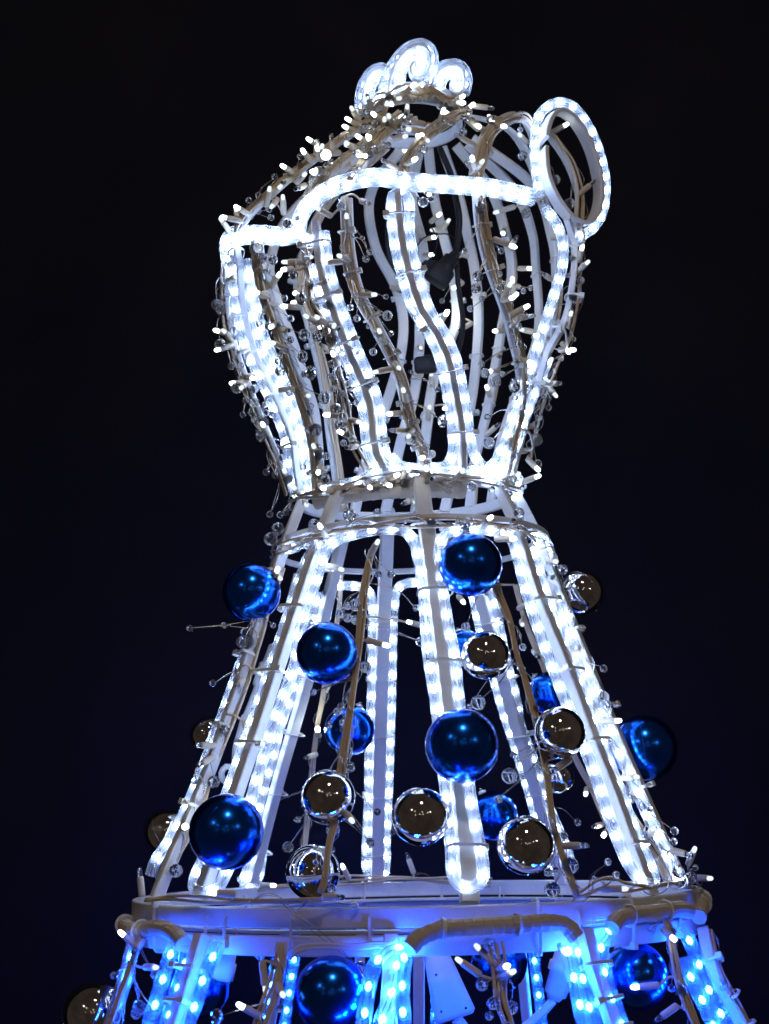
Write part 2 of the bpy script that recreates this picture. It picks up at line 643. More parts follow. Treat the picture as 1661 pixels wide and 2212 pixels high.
def ties_on(pts, at, hw, ht, off=0.003, wid=0.0032):
    p = cr(pts, 0.004)
    for s in at:
        i = min(len(p) - 2, max(1, int(s * (len(p) - 1))))
        n = radial(p[i])
        tie(p[i] + n * off, tang(p, i), n, hw, ht, wid=wid)


for k in 'ABC':
    ties_on(P3[k], (.2, .36, .52, .68, .9), .0185, .0105)
for k in 'GH':
    ties_on(P3[k], (.25, .45, .62, .8), .0095, .0095)
for k in 'DEF':
    ties_on(P3[k], (.3, .45, .6, .76, .92), .0175, .0105)
for k in ('b1', 'b2', 'b4', 'b6'):
    ties_on(P3[k], (.1, .3, .47, .64, .85), .0165, .0100, .004)
for k in ('b3', 'b5', 'b7'):
    ties_on(P3[k], (.12, .27, .44, .58, .74, .9), .0092, .0075, .002, .0026)
for k in ('k1', 'k2', 'k3', 'k4', 'k5', 'k6', 'k7', 'k8'):
    ties_on(P3[k], (.42, .58, .74, .9), .0082, .0055, .001, .0026)
for k in 'ach':
    ties_on(P3[k], (.16, .32, .45), .0150 if k != 'h' else .0085, .0100)
ring = flat_hoop(575, PZ - 0.0212, RO, 240)
for i in (34, 42, 47, 66, 75, 84, 87, 24, 30, 98, 150, 163, 172, 185, 195, 205):
    p = ring[i]
    tie(p, tang(ring, i, True), radial(p), .0245 if i % 3 else .013, .0088)
    if not i % 3:
        pass

# ------------------------------------------------------------------ rope lights
TUBE = circ(0.0062, 12)


def rope(label, pts, color='white', spacing=0.0235, r=0.0062, group=None, phase=None):
    p = cr(pts, 0.006)
    root = thing('rope_light', label, 'rope light', p[len(p) // 2], group)
    uvs = []
    v, f = sweep(p, circ(r, 12), None, False, uvs)
    part('tube', mesh('tube', v, f, 'tube' if color == 'white' else 'bluetube', True, uvs), root)
    # conductor pair running through the tube
    wv = []
    for sgn in (-1, 1):
        q = [a + tang(p, i).cross(radial(a)) * 0.0021 * sgn for i, a in enumerate(p)]
        wv.append(sweep(q, circ(0.00045, 4)))
    V, Fc = joined(wv)
    part('conductor', mesh('conductor', V, Fc, 'core'), root)
    e = even(p, 0.001)
    n = len(e)
    st = max(3, int(spacing / 0.001))
    i = int(st * (random.random() * .6 + .2)) if phase is None else int(st * phase)
    me = ME_LED if color == 'white' else ME_BLED
    while i < n - 3:
        part('led', me, root, e[i], aim(tang(e, i)))
        i += st + random.choice((-1, 0, 0, 1))
    return root


def shift(pts, du, dv=0):
    return [(p[0] + du, p[1] + dv) + tuple(p[2:]) for p in pts]


# neckline: two ropes, one above the other
rope('thick white rope light along the upper edge of the neckline', FR(shift(NL, 0, -6)[:12] + [(564, 497), (505, 499), (486, 520), (484, 548)], 6), spacing=.021)
rope('thick white rope light along the lower edge of the neckline', FR(shift(NL, 0, 11)[:12] + [(564, 518), (520, 520), (500, 540), (497, 575)], 9), spacing=.021)
# bodice bars: pair of ropes each
rope('white rope light down the left side of the leftmost bodice bar', FR(shift(BODF['b1'][1:], -16), 5))
rope('white rope light down the right side of the leftmost bodice bar', FR(shift(BODF['b1'][1:], 18), 5))
rope('white rope light down the left side of the bodice bar below the neckline notch', FR(shift(BODF['b2'][1:-1], -17) + [(838, 1010), (866, 1020)], 6))
rope('white rope light down the right side of the bodice bar below the neckline notch',
     FR([(700, 500)] + shift(BODF['b2'][1:-1], 18) + [(842, 985), (870, 1008), (930, 1014)], 6))
rope('white rope light looping over the central twisted bodice bar down to the waist',
     FR([(925, 1012), (962, 1006), (978, 980), (978, 940)] + shift(BODF['b4'], -17)[::-1][2:-1] + [(845, 440), (848, 422), (863, 416), (879, 424), (884, 445)] +
        shift(BODF['b4'], 18)[1:-2] + [(1016, 950), (1026, 985), (1048, 1012), (1072, 1022)], 7))
rope('white rope light on the inner side of the right bodice edge', FR([(1177, 449), (1203, 485), (1216, 530), (1214, 580), (1196, 640), (1166, 735), (1143, 808), (1114, 881), (1092, 954), (1066, 1002), (1040, 1014)], 6))
rope('white rope light on the outer right bodice edge, ending in a waist loop',
     FR([(1186, 770), (1164, 830), (1134, 900), (1112, 970), (1090, 1005), (1080, 1022), (1098, 1024), (1116, 1030), (1124, 1048), (1118, 1066), (1106, 1080)], 8))
rope('white rope light between the two left bodice bars', FR([(536, 560), (548, 640), (572, 730), (603, 800), (634, 880), (655, 950), (662, 1020), (668, 1062)], 2))
rope('white rope light along the waist band front', FR([(640, 1068), (660, 1066), (700, 1058), (742, 1048), (782, 1036), (812, 1022), (850, 1016), (905, 1018), (960, 1020), (1010, 1018), (1050, 1016)], 9))
rope('white rope light looped round the far left corner of the neckline', FR([(545, 512), (515, 508), (496, 515), (487, 535), (488, 562), (500, 580), (518, 572)], 16), spacing=.016)
rope('white rope light bunched at the notch of the neckline', FR([(690, 418), (664, 436), (646, 462), (642, 492), (655, 512), (676, 520)], 15), spacing=.016)
rope('white rope light bunched over the right end of the waist band', FR([(1035, 1024), (1056, 1012), (1072, 1018), (1076, 1034), (1060, 1042), (1044, 1036)], 18), spacing=.016)
# armhole
rope('white rope light round the oval armhole loop at the right shoulder',
     DP([(1166, 424, 70), (1157, 361, 68), (1155, 303, 60), (1161, 259, 52), (1180, 232, 44), (1209, 221, 34), (1241, 233, 22), (1273, 276, 8),
         (1296, 332, 0), (1308, 390, -4), (1304, 449, 0), (1286, 488, 10), (1259, 508, 20), (1240, 520, 30)]), spacing=.020)
# curls
for k, word in (('left', 'left'), ('mid', 'tallest middle'), ('right', 'right')):
    pp, d = CURL[k]
    cu = sum(p[0] for p in pp) / len(pp)
    cv = sum(p[1] for p in pp) / len(pp)
    outer = [(cu + (p[0] - cu) * 1.06, cv - 1 + (p[1] - cv) * 1.05, p[2] + 4) for p in pp[:-3]]
    inner = [(cu + (p[0] - cu) * .55, cv + (p[1] - cv) * .60, p[2] + 6) for p in pp[:-2]]
    rope('white rope light round the outside of the %s scroll curl on the neck' % word, DP(outer), spacing=.0155, r=.0090)
    rope('white rope light coiled inside the %s scroll curl on the neck' % word, DP(inner), spacing=.0155, r=.0080)
rope('short white rope light across the front of the neck ring', DP([(800, 224, 78), (830, 203, 92), (860, 194, 106), (890, 191, 110), (920, 193, 106), (948, 205, 88), (965, 216, 70)]), spacing=.019)

# skirt: one rope loops down and up each post
rope('white rope light looping round the central front skirt post and along the hoop',
     FR([(739, 1161), (798, 1147), (850, 1143), (878, 1150), (895, 1172), (902, 1200), (914, 1269), (924, 1408), (942, 1525), (959, 1672), (968, 1760), (975, 1841),
         (978, 1885), (988, 1908), (1009, 1918), (1033, 1910), (1044, 1884), (1036, 1826), (1022, 1760), (1009, 1672), (992, 1525), (980, 1408), (969, 1357), (955, 1269),
         (947, 1195), (953, 1168), (970, 1150), (1000, 1144), (1045, 1144), (1082, 1149)], 6))
rope('white rope light on the inner side of the front right skirt post',
     FR([(1080, 1152), (1103, 1162), (1113, 1185), (1121, 1215), (1139, 1284), (1157, 1342), (1203, 1467), (1244, 1569), (1285, 1672), (1314, 1760), (1345, 1840), (1366, 1880), (1392, 1908), (1414, 1908)], 6))
rope('white rope light on the outer side of the front right skirt post',
     FR([(1414, 1908), (1408, 1880), (1384, 1825), (1352, 1745), (1314, 1643), (1261, 1505), (1220, 1400), (1172, 1260), (1156, 1200), (1158, 1176), (1172, 1168)], 4))
rope('white rope light on the far right edge of the skirt',
     FR([(1150, 1152), (1172, 1160), (1184, 1180), (1190, 1215), (1232, 1365), (1285, 1498), (1326, 1599), (1364, 1681), (1396, 1755), (1427, 1815), (1456, 1872), (1466, 1900)], 8))
rope('white rope light on the inner side of the front left skirt post',
     FR([(739, 1161), (716, 1175), (698, 1205), (681, 1260), (646, 1370), (637, 1432), (605, 1525), (573, 1622), (546, 1716), (520, 1800), (490, 1880), (470, 1918), (448, 1928)], 6))
rope('white rope light on the outer side of the front left skirt post',
     FR([(700, 1165), (668, 1200), (652, 1240), (628, 1312), (590, 1428), (548, 1552), (490, 1715), (450, 1830), (424, 1890), (420, 1918), (446, 1930)], 3))
rope('white rope light on the far left edge of the skirt',
     FR([(640, 1182), (612, 1190), (598, 1210), (588, 1245), (549, 1362), (514, 1452), (482, 1543), (447, 1637), (412, 1725), (376, 1800), (338, 1856), (325, 1890)], 8))
rope('white rope light along the hoop between the left skirt posts', FR([(600, 1196), (630, 1180), (660, 1172), (690, 1163), (720, 1160)], 5))
# back of the skirt
rope('white rope light looping round the rear centre skirt post',
     BK([(712, 1264), (765, 1266), (790, 1272), (802, 1290), (805, 1330), (804, 1379), (803, 1482), (798, 1613), (796, 1730), (791, 1836), (792, 1878), (802, 1898), (822, 1898), (833, 1878),
         (834, 1818), (839, 1701), (845, 1525), (848, 1379), (852, 1300), (857, 1276), (872, 1262), (900, 1258), (960, 1258), (1000, 1262)], 4))
rope('white rope light on the left side of the rear right skirt post',
     BK([(985, 1262), (1010, 1268), (1022, 1290), (1040, 1370), (1071, 1482), (1088, 1540), (1112, 1613), (1135, 1686), (1156, 1760), (1180, 1840), (1200, 1888)], 4))
rope('white rope light on the right side of the rear right skirt post',
     BK([(1052, 1250), (1066, 1290), (1088, 1400), (1115, 1511), (1126, 1569), (1153, 1643), (1175, 1715), (1203, 1783), (1230, 1850), (1225, 1890), (1204, 1892)], 4))
rope('white rope light on the right side of the rear left skirt post',
     BK([(716, 1270), (705, 1330), (680, 1420), (656, 1500), (634, 1560), (614, 1640), (596, 1700), (581, 1765), (567, 1840), (560, 1890), (545, 1914), (524, 1912)], 4))
rope('white rope light on the left side of the rear left skirt post',
     BK([(690, 1280), (668, 1390), (634, 1490), (606, 1570), (588, 1640), (570, 1700), (555, 1765), (540, 1840), (530, 1890), (518, 1905)], 4))

# blue ropes below the platform
BL = [
    ('blue rope light at the far left below the platform', [(300, 2036), (284, 2060), (266, 2133), (237, 2212), (200, 2340), (170, 2450)], 1),
    ('blue rope light left of the left lower post', [(392, 2030), (371, 2055), (351, 2118), (322, 2212), (280, 2340), (240, 2450)], 1),
    ('blue rope light right of the left lower post', [(474, 2036), (462, 2062), (442, 2104), (424, 2162), (406, 2212), (365, 2340), (330, 2450)], 1),
    ('blue rope light squeezed between left lower post and its inner rope', [(405, 2048), (398, 2090), (380, 2150), (360, 2212), (320, 2340)], 1),
    ('blue rope light bending over the central lower post, left strand', [(880, 2052), (862, 2046), (838, 2050), (812, 2080), (797, 2125), (790, 2170), (786, 2212), (775, 2340), (768, 2450)], 1),
    ('blue rope light slanting across the central lower post', [(880, 2060), (868, 2056), (858, 2080), (853, 2118), (838, 2170), (822, 2212), (795, 2340)], 1),
    ('blue rope light bending over the central lower post, right strand', [(868, 2052), (874, 2075), (870, 2110), (868, 2148), (871, 2212), (868, 2340), (866, 2450)], 1),
    ('blue rope light left of the right lower post', [(1240, 2022), (1246, 2045), (1258, 2110), (1282, 2212), (1320, 2340), (1350, 2450)], 1),
    ('blue rope light at the outer left of the right lower post', [(1226, 2040), (1232, 2080), (1246, 2140), (1262, 2212), (1296, 2340)], 1),
    ('blue rope light looped beside the top of the right lower post', [(1290, 1998), (1306, 1995), (1316, 2012), (1306, 2030), (1298, 2045), (1308, 2115), (1322, 2160), (1342, 2212), (1380, 2340), (1410, 2450)], 1),
    ('blue rope light at the far right below the platform', [(1472, 2004), (1484, 2021), (1505, 2068), (1523, 2120), (1549, 2172), (1567, 2212), (1620, 2340), (1660, 2450)], 1),
    ('blue rope light second from the far right below the platform', [(1478, 2070), (1492, 2110), (1512, 2150), (1540, 2212), (1590, 2340)], 1),
    ('blue rope light on the rear post seen left of centre under the platform', [(640, 2025), (637, 2060), (628, 2120), (615, 2212), (600, 2340)], -1),
    ('blue rope light on the rear post behind the left bundle of cables', [(604, 2030), (596, 2075), (588, 2120), (572, 2212), (555, 2340)], -1),
    ('blue rope light on the rear centre post under the platform', [(945, 2035), (945, 2080), (942, 2140), (940, 2212), (935, 2340)], -1),
    ('blue rope light on the rear post behind the right bundle of cables', [(1150, 2030), (1156, 2090), (1164, 2150), (1172, 2212), (1190, 2340)], -1),
]
for lab, p, side in BL:
    rope(lab, FR(p, 8, side), 'blue', .0245, r=.0072)

# ------------------------------------------------------------------ tape wrapped ropes under the rim
def wrapped(label, pts, r=0.0078):
    p = cr(FR(pts, 26), 0.0018)
    root = thing('wrapped_cable', label, 'wrapped cable', p[0])
    V, Fc, k = [], [], 12
    prev = None
    turn = 0.0
    for i, c in enumerate(p):
        t = tang(p, i)
        n = prev if prev is not None else radial(c)
        n = (n - t * n.dot(t)).normalized()
        prev = n
        b = t.cross(n)
        rr = r * (0.96 + 0.11 * ((i % 5) / 5.0)) * (1 + 0.03 * math.sin(i * .37))
        for q in range(k):
            a = 2 * math.pi * q / k
            V.append(c + b * rr * math.cos(a) + n * rr * math.sin(a))
    for i in range(len(p) - 1):
        for q in range(k):
            s = (q + 1) % k
            Fc.append((i * k + q, i * k + s, (i + 1) * k + s, (i + 1) * k + q))
    Fc.append(tuple(range(k - 1, -1, -1)))
    Fc.append(tuple(range((len(p) - 1) * k, len(p) * k)))
    part('tape', mesh('tape', V, Fc, 'tape', False), root)
    for s in (0.22, 0.62):
        i = int(s * len(p))
        v, f = sweep([p[i] + (Vector((0, 0, 1)).cross(tang(p, i)).normalized() * math.cos(a) + Vector((0, 0, 1)) * math.sin(a)) * (r * 1.18)
                      for a in (2 * math.pi * j / 16 for j in range(16))], rect(.004, .001, .0002), lambda q: q - p[i], True)
        part('cable_tie', mesh('cable_tie', v, f, 'tie'), root)


wrapped('tape wrapped cable arching under the left end of the platform rim', [(268, 1990), (276, 2005), (300, 2010), (342, 2004), (377, 2016), (396, 2040)])
wrapped('long tape wrapped cable bulging under the right half of the platform rim',
        [(885, 2048), (906, 2026), (950, 2008), (1000, 2003), (1064, 1999), (1130, 1996), (1181, 1993), (1222, 1999), (1246, 2026)])
wrapped('tape wrapped cable arching under the right end of the platform rim', [(1322, 2004), (1336, 1985), (1370, 1976), (1411, 1972), (1460, 1964), (1488, 1968)])
wrapped('short tape wrapped cable end hooked over the rightmost rim corner', [(1506, 1928), (1516, 1940), (1515, 1958), (1510, 1982)], .0075)
# tape round the waist band
wp = cr([WAIST[i] + Vector((0, 0, -.011)) for i in range(12, 30)], 0.0018)
V, Fc = [], []
for i, c in enumerate(wp):
    t = tang(wp, i)
    n = radial(c)
    b = t.cross(n)
    rr = 0.0098 * (1 + 0.1 * ((i % 6) / 6))
    for q in range(12):
        a = 2 * math.pi * q / 12
        V.append(c + b * rr * 1.15 * math.cos(a) + n * rr * .7 * math.sin(a))
for i in range(len(wp) - 1):
    for q in range(12):
        s = (q + 1) % 12
        Fc.append((i * 12 + q, i * 12 + s, (i + 1) * 12 + s, (i + 1) * 12 + q))
part('waist_wrapping', mesh('waist_wrapping', V, Fc, 'tape', False), frame)

# ------------------------------------------------------------------ string lights: cables + little lamps
ME_HOLD = lathe([(0.0026, 0), (0.0034, 0.001), (0.0036, 0.004), (0.0035, 0.019), (0.0031, 0.0215), (0.0027, 0.0218)], 10, 'holder', 'lamp_holder')
ME_TIP = lathe([(0.0024, 0.0216), (0.0026, 0.0235), (0.0026, 0.0265), (0.0022, 0.0292), (0.0011, 0.0306)], 10, 'tip', 'led_tip')
ME_STAR = lathe([(0.0024, 0.0216), (0.0028, 0.0235), (0.0028, 0.0265), (0.0023, 0.0292), (0.0011, 0.0306)], 10, 'star', 'led_tip')
ME_DIM = lathe([(0.0024, 0.0216), (0.0025, 0.0235), (0.0025, 0.0260), (0.0020, 0.0282), (0.0009, 0.0292)], 10, 'dimtip', 'led_tip')
ME_CLEAR = lathe([(0.0024, 0.0216), (0.0027, 0.0235), (0.0027, 0.0275), (0.0022, 0.0305), (0.0009, 0.0318)], 10, 'glass', 'led_tip')

STR = {}     # key -> dict(path world, path uv, layer)


def uv_of(p):
    r = p - CAM
    z = r.dot(FW)
    return (CU + F * r.x / z, CV - F * r.dot(UP) / z)


def string(key, where, pts, n=3, layer=1, off=0.007, spread=0.0033, wob=0.0016):
    p = cr(pts, 0.008)
    root = thing('string_light', 'ivory string light ' + where, 'string light', p[0])
    for c in range(n):
        q = []
        ph = random.random() * 6
        for i, a in enumerate(p):
            t = tang(p, i)
            r = radial(a)
            if layer < 0:
                r = r * 1.0
            b = t.cross(r)
            if b.length < .1:
                b = t.orthogonal()
            b.normalize()
            o = (c - (n - 1) / 2) * spread
            s = i * .35
            q.append(a + b * (o + wob * math.sin(s * .8 + ph)) + r * (off + wob * .6 * math.sin(s * 1.1 + ph * 2)))
        v, f = sweep(q, circ(0.00155 + 0.0002 * (c % 2), 6))
        part('cable', mesh('cable', v, f, 'cable'), root)
    STR[key] = dict(root=root, p=p, uv=[uv_of(a) for a in p], layer=layer, where=where)


string('S1', 'down the far left edge of the bodice', P3['b8'], 3)
string('S2', 'on the bodice bar right of the left rope pair', P3['b7'], 4)
string('S3', 'beside the second lit bodice bar', FR([(660, 520), (666, 559), (681, 656), (707, 697), (727, 764), (748, 866), (768, 954), (800, 1015)], -4), 3)
string('S4', 'on the twisted bar left of the bodice centre', P3['b3'], 4, spread=.0028)
string('S5', 'on the twisted bar right of the bodice centre', P3['b5'], 4, spread=.0028)
string('S6', 'down the far right edge of the bodice', FR([(1243, 540), (1238, 640), (1222, 720), (1190, 793), (1165, 866), (1147, 925), (1132, 1000)], -10), 2)
string('T1', 'along the left shoulder outline', P3['t1'], 4)
string('T2', 'on the second shoulder bar from the left', P3['t2'], 4)
string('T3', 'on the central shoulder bar', P3['t3'], 4)
string('T4', 'on the curved shoulder bar by the armhole', P3['t4'], 4)
string('T5', 'on the third shoulder bar from the left', P3['t5'], 3)
string('T7', 'behind the oval armhole loop', P3['t7'], 4)
string('U1', 'stretched down the skirt left of centre', FR([(806, 1190), (792, 1269), (780, 1386), (763, 1525), (745, 1643), (731, 1760), (716, 1826), (707, 1899), (698, 1928)], 2), 3, spread=.0026, wob=.0008)
string('U2', 'stretched down the skirt right of centre', FR([(1050, 1230), (1066, 1278), (1092, 1342), (1106, 1408), (1126, 1467), (1153, 1569), (1173, 1686), (1185, 1774), (1205, 1841), (1225, 1899), (1238, 1934)], 2), 3, spread=.0026, wob=.0008)
string('U3', 'beside the far left skirt rope', FR([(600, 1230), (575, 1310), (558, 1373), (523, 1473), (488, 1575), (450, 1666), (421, 1760), (371, 1852), (345, 1905), (325, 1940)], -4), 4, off=-.004)
string('U4', 'beside the far right skirt rope', FR([(1182, 1215), (1215, 1328), (1232, 1365), (1257, 1432), (1295, 1540), (1318, 1619), (1347, 1686), (1377, 1760), (1406, 1812), (1437, 1865), (1458, 1912)], -4), 4, off=-.006)
string('P1', 'lying along the left front of the platform rim', FR([(318, 1942, 300), (420, 1942, 440), (540, 1944, 520), (620, 1948, 560), (698, 1948, 580)]), 2, off=.002)
string('P2', 'coiled on the right front of the platform rim', FR([(1240, 1934, 520), (1262, 1924, 500), (1290, 1908, 480), (1318, 1906, 460), (1345, 1918, 440), (1400, 1918, 400), (1440, 1908, 330), (1470, 1904, 250), (1497, 1910, 180)]), 2, off=.002, wob=.003)
string('V1', 'at the far left below the platform', FR([(310, 2030), (307, 2050), (295, 2089), (275, 2148), (254, 2212), (215, 2340)], 4), 4)
string('V2', 'bundled on the lower post left of centre', FR([(617, 2035), (613, 2063), (604, 2104), (593, 2148), (572, 2212), (540, 2340)], 4), 4)
string('V3', 'bundled below the wrapped cable right of centre', FR([(1066, 2035), (1072, 2060), (1076, 2104), (1079, 2162), (1094, 2212), (1120, 2340)], 4), 4)
string('V4', 'second bundle from the right below the platform', FR([(1428, 1990), (1434, 2016), (1445, 2068), (1460, 2133), (1489, 2212), (1530, 2340)], 4), 4)
string('V5', 'on the outermost right lower post', P3['h'], 3)
string('N1', 'wound round the neck below the scroll curls', [NECK2[i] + Vector((0, -.002, .004 * math.sin(i))) for i in range(2, 36, 2)], 4, spread=.004, wob=.003)
string('W1', 'wound round the waist band', FR([(640, 1078), (680, 1072), (740, 1060), (800, 1044), (870, 1034), (940, 1034), (1010, 1036), (1060, 1040), (1105, 1052)], 4), 3, spread=.004, wob=.003)
string('W2', 'wound along the hoop at the top of the skirt', FR([(600, 1196), (640, 1178), (710, 1158), (783, 1143), (864, 1132), (981, 1132), (1060, 1138), (1130, 1150), (1170, 1166)], 2), 2, spread=.004, wob=.003)
string('K2', 'on a rear bodice bar left of centre', P3['k2'], 2, -1, spread=.003)
string('K3', 'on the rear centre bodice bar', P3['k3'], 2, -1, spread=.003)
string('K5', 'on a rear bodice bar right of centre', P3['k5'], 2, -1, spread=.003)
string('K7', 'on the rear right bodice bar', P3['k7'], 2, -1, spread=.003)
string('K8', 'on the dark rear left bodice bar', P3['k8'], 4, -1, off=-.007, spread=.003)
string('U5', 'hanging at the rear left of the skirt', BK([(740, 1240), (736, 1328), (704, 1496), (690, 1569), (681, 1657), (666, 1789), (656, 1895)], 2), 3, -1, spread=.0026, wob=.0008)
string('U6', 'hanging at the rear right of the skirt', BK([(1105, 1262), (1130, 1350), (1168, 1447), (1200, 1545), (1235, 1637), (1267, 1701), (1294, 1766), (1345, 1872)], 2), 3, -1, spread=.0026, wob=.0008)
string('P3', 'lying along the rear platform rim', BK([(560, 1925), (640, 1908), (740, 1902), (800, 1905), (880, 1898), (960, 1896), (1020, 1902), (1060, 1910)], -30), 3, -1, off=0, wob=.004)

HOLD = [  # base u v, tip u v
    (526, 478, 476, 468), (499, 502, 477, 483), (515, 490, 512, 459), (575, 446, 586, 410), (634, 374, 605, 370), (701, 323, 665, 311), (720, 332, 716, 307),
    (777, 265, 754, 237), (783, 276, 745, 265), (777, 291, 739, 282), (757, 358, 703, 369), (695, 347, 685, 335), (713, 379, 669, 379), (613, 464, 613, 434),
    (865, 370, 824, 352), (716, 467, 678, 459), (780, 434, 801, 456), (830, 269, 799, 254), (847, 222, 828, 201), (923, 214, 896, 178), (936, 212, 908, 180),
    (919, 269, 873, 260), (915, 284, 873, 288), (1038, 273, 995, 252), (1035, 281, 1000, 265), (1027, 315, 983, 290), (1021, 229, 1067, 234), (873, 358, 904, 356),
    (1016, 377, 1048, 353), (1189, 288, 1227, 271), (1247, 423, 1285, 390), (1066, 516, 1116, 535), (1113, 446, 1063, 461), (1139, 309, 1113, 300),
    (745, 564, 694, 569), (663, 566, 605, 566), (631, 580, 608, 597), (773, 638, 818, 643), (504, 746, 463, 761), (533, 755, 515, 774), (649, 664, 610, 672),
    (637, 840, 587, 843), (850, 796, 804, 809), (748, 897, 698, 896), (865, 893, 833, 904), (1100, 682, 1144, 659), (1105, 688, 1155, 682), (1246, 588, 1271, 574),
    (1249, 565, 1256, 536), (1214, 741, 1227, 773), (1176, 825, 1205, 860), (798, 1202, 820, 1170), (707, 1222, 748, 1237), (792, 1383, 842, 1398), (888, 933, 842, 934),
    (1069, 1164, 1115, 1168), (1180, 1208, 1200, 1222), (1130, 1041, 1165, 1034), (1139, 991, 1162, 1023), (546, 1451, 593, 1449), (529, 1561, 540, 1587),
    (464, 1610, 425, 1612), (742, 1751, 766, 1779), (1212, 1827, 1267, 1826), (1232, 1640, 1188, 1669), (307, 1937, 301, 1876), (509, 1931, 453, 1927),
    (301, 2051, 256, 2010), (313, 2089, 351, 2086), (698, 1937, 745, 1937), (566, 2075, 575, 2151), (564, 2197, 512, 2165), (1038, 2107, 981, 2067), (1070, 2086, 1023, 2037),
    (1187, 2025, 1225, 2060), (1351, 2013, 1354, 2083), (1298, 1920, 1360, 1920), (1424, 2128, 1362, 2133), (1463, 2172, 1416, 2206), (1486, 1868, 1498, 1824),
    (1505, 1896, 1528, 1896), (1450, 1837, 1484, 1847), (583, 620, 610, 600), (560, 800, 590, 815), (690, 700, 655, 690), (930, 985, 905, 1000), (395, 1790, 409, 1783),
    (640, 395, 668, 385), (660, 400, 640, 425), (810, 330, 790, 300), (735, 330, 700, 345), (600, 430, 585, 462), (850, 300, 880, 310), (1060, 270, 1095, 285)]
HOLDB = [(1015, 556, 985, 555), (1020, 697, 991, 720), (1088, 714, 1063, 726), (1190, 603, 1167, 604), (1152, 717, 1117, 720), (912, 811, 883, 812), (1111, 635, 1103, 606),
         (894, 1079, 865, 1096), (950, 700, 968, 679), (909, 1351, 875, 1345), (990, 1287, 1003, 1311), (690, 1590, 687, 1575), (1310, 1795, 1297, 1805), (754, 1899, 739, 1867),
         (894, 1887, 878, 1843), (563, 1912, 599, 1912), (715, 760, 690, 752), (1120, 580, 1146, 592), (980, 880, 955, 892), (1050, 940, 1075, 925), (880, 1080, 905, 1095),
         (1000, 610, 975, 632), (930, 480, 955, 470), (1075, 800, 1050, 812), (845, 620, 868, 640)]
for k, n in dict(W1=12, W2=8, N1=14, T1=11, T2=10, T5=8, T3=5, T4=4, S1=9, S2=9, S3=8, S4=6, S5=6, S6=5, U3=4, U4=4, V1=3, V2=4, V3=4, V4=4, V5=4).items():
    q = STR[k]['uv']
    for _ in range(n):
        u, v = random.choice(q)
        a = random.uniform(0, 6.283)
        ln = random.uniform(26, 44)
        if v < 2190:
            HOLD.append((round(u), round(v), u + ln * math.cos(a), v + ln * math.sin(a) * .7))
for k in ('K2', 'K3', 'K5', 'K7', 'K8', 'U5', 'U6'):
    q = STR[k]['uv']
    for _ in range(7):
        u, v = random.choice(q)
        a = random.uniform(0, 6.283)
        ln = random.uniform(24, 36)
        HOLDB.append((round(u), round(v), u + ln * math.cos(a), v + ln * math.sin(a) * .6))
STARS = {(395, 1790), (690, 1590), (1310, 1795), (950, 700)}
DIM = {(698, 1937), (1212, 1827), (1247, 423), (1351, 2013)}


def nearest(u, v, layer):
    best = None
    for k, s in STR.items():
        if s['layer'] != layer:
            continue
        for i, q in enumerate(s['uv']):
            dd = (q[0] - u) ** 2 + (q[1] - v) ** 2
            if best is None or dd < best[0]:
                best = (dd, k, i)
    return best


def depth_of(p):
    return -p.y / S


for layer, lst in ((1, HOLD), (-1, HOLDB)):
    for (bu, bv, tu, tv) in lst:
        dd, k, i = nearest(bu, bv, layer)
        s = STR[k]
        host = s['p'][i]
        d = depth_of(host) + 10
        b = W(bu, bv, d)
        e = W(tu, tv, d + random.uniform(-4, 12))
        dirv = e - b
        ln = dirv.length / 0.0305
        k3 = min(1.35, max(0.85, ln))
        if ln < 0.85:      # foreshortened: let it point towards the viewer
            need = math.sqrt(max(0, (0.85 * 0.0305) ** 2 - dirv.length ** 2))
            e = e + Vector((0, -need, 0))
            dirv = e - b
        h = part('lamp_holder', ME_HOLD, s['root'], b, aim(dirv), (1, 1, k3))
        t = bpy.data.objects.new('led_tip', ME_STAR if (bu, bv) in STARS else (ME_CLEAR if (bu, bv) in DIM else random.choice((ME_TIP, ME_TIP, ME_DIM, ME_DIM, ME_CLEAR))))
        COL.objects.link(t)
        t.parent = h
        # lead from the bundle to the lamp
        q = host + radial(host) * 0.006
        if (q - b).length > 0.006:
            mid = (q + b) / 2 + Vector((0, 0, random.uniform(-.004, .006)))
            v, f = sweep(cr([q, mid, b], 0.004), circ(0.0013, 6))
            part('cable', mesh('cable', v, f, 'cable'), s['root'])

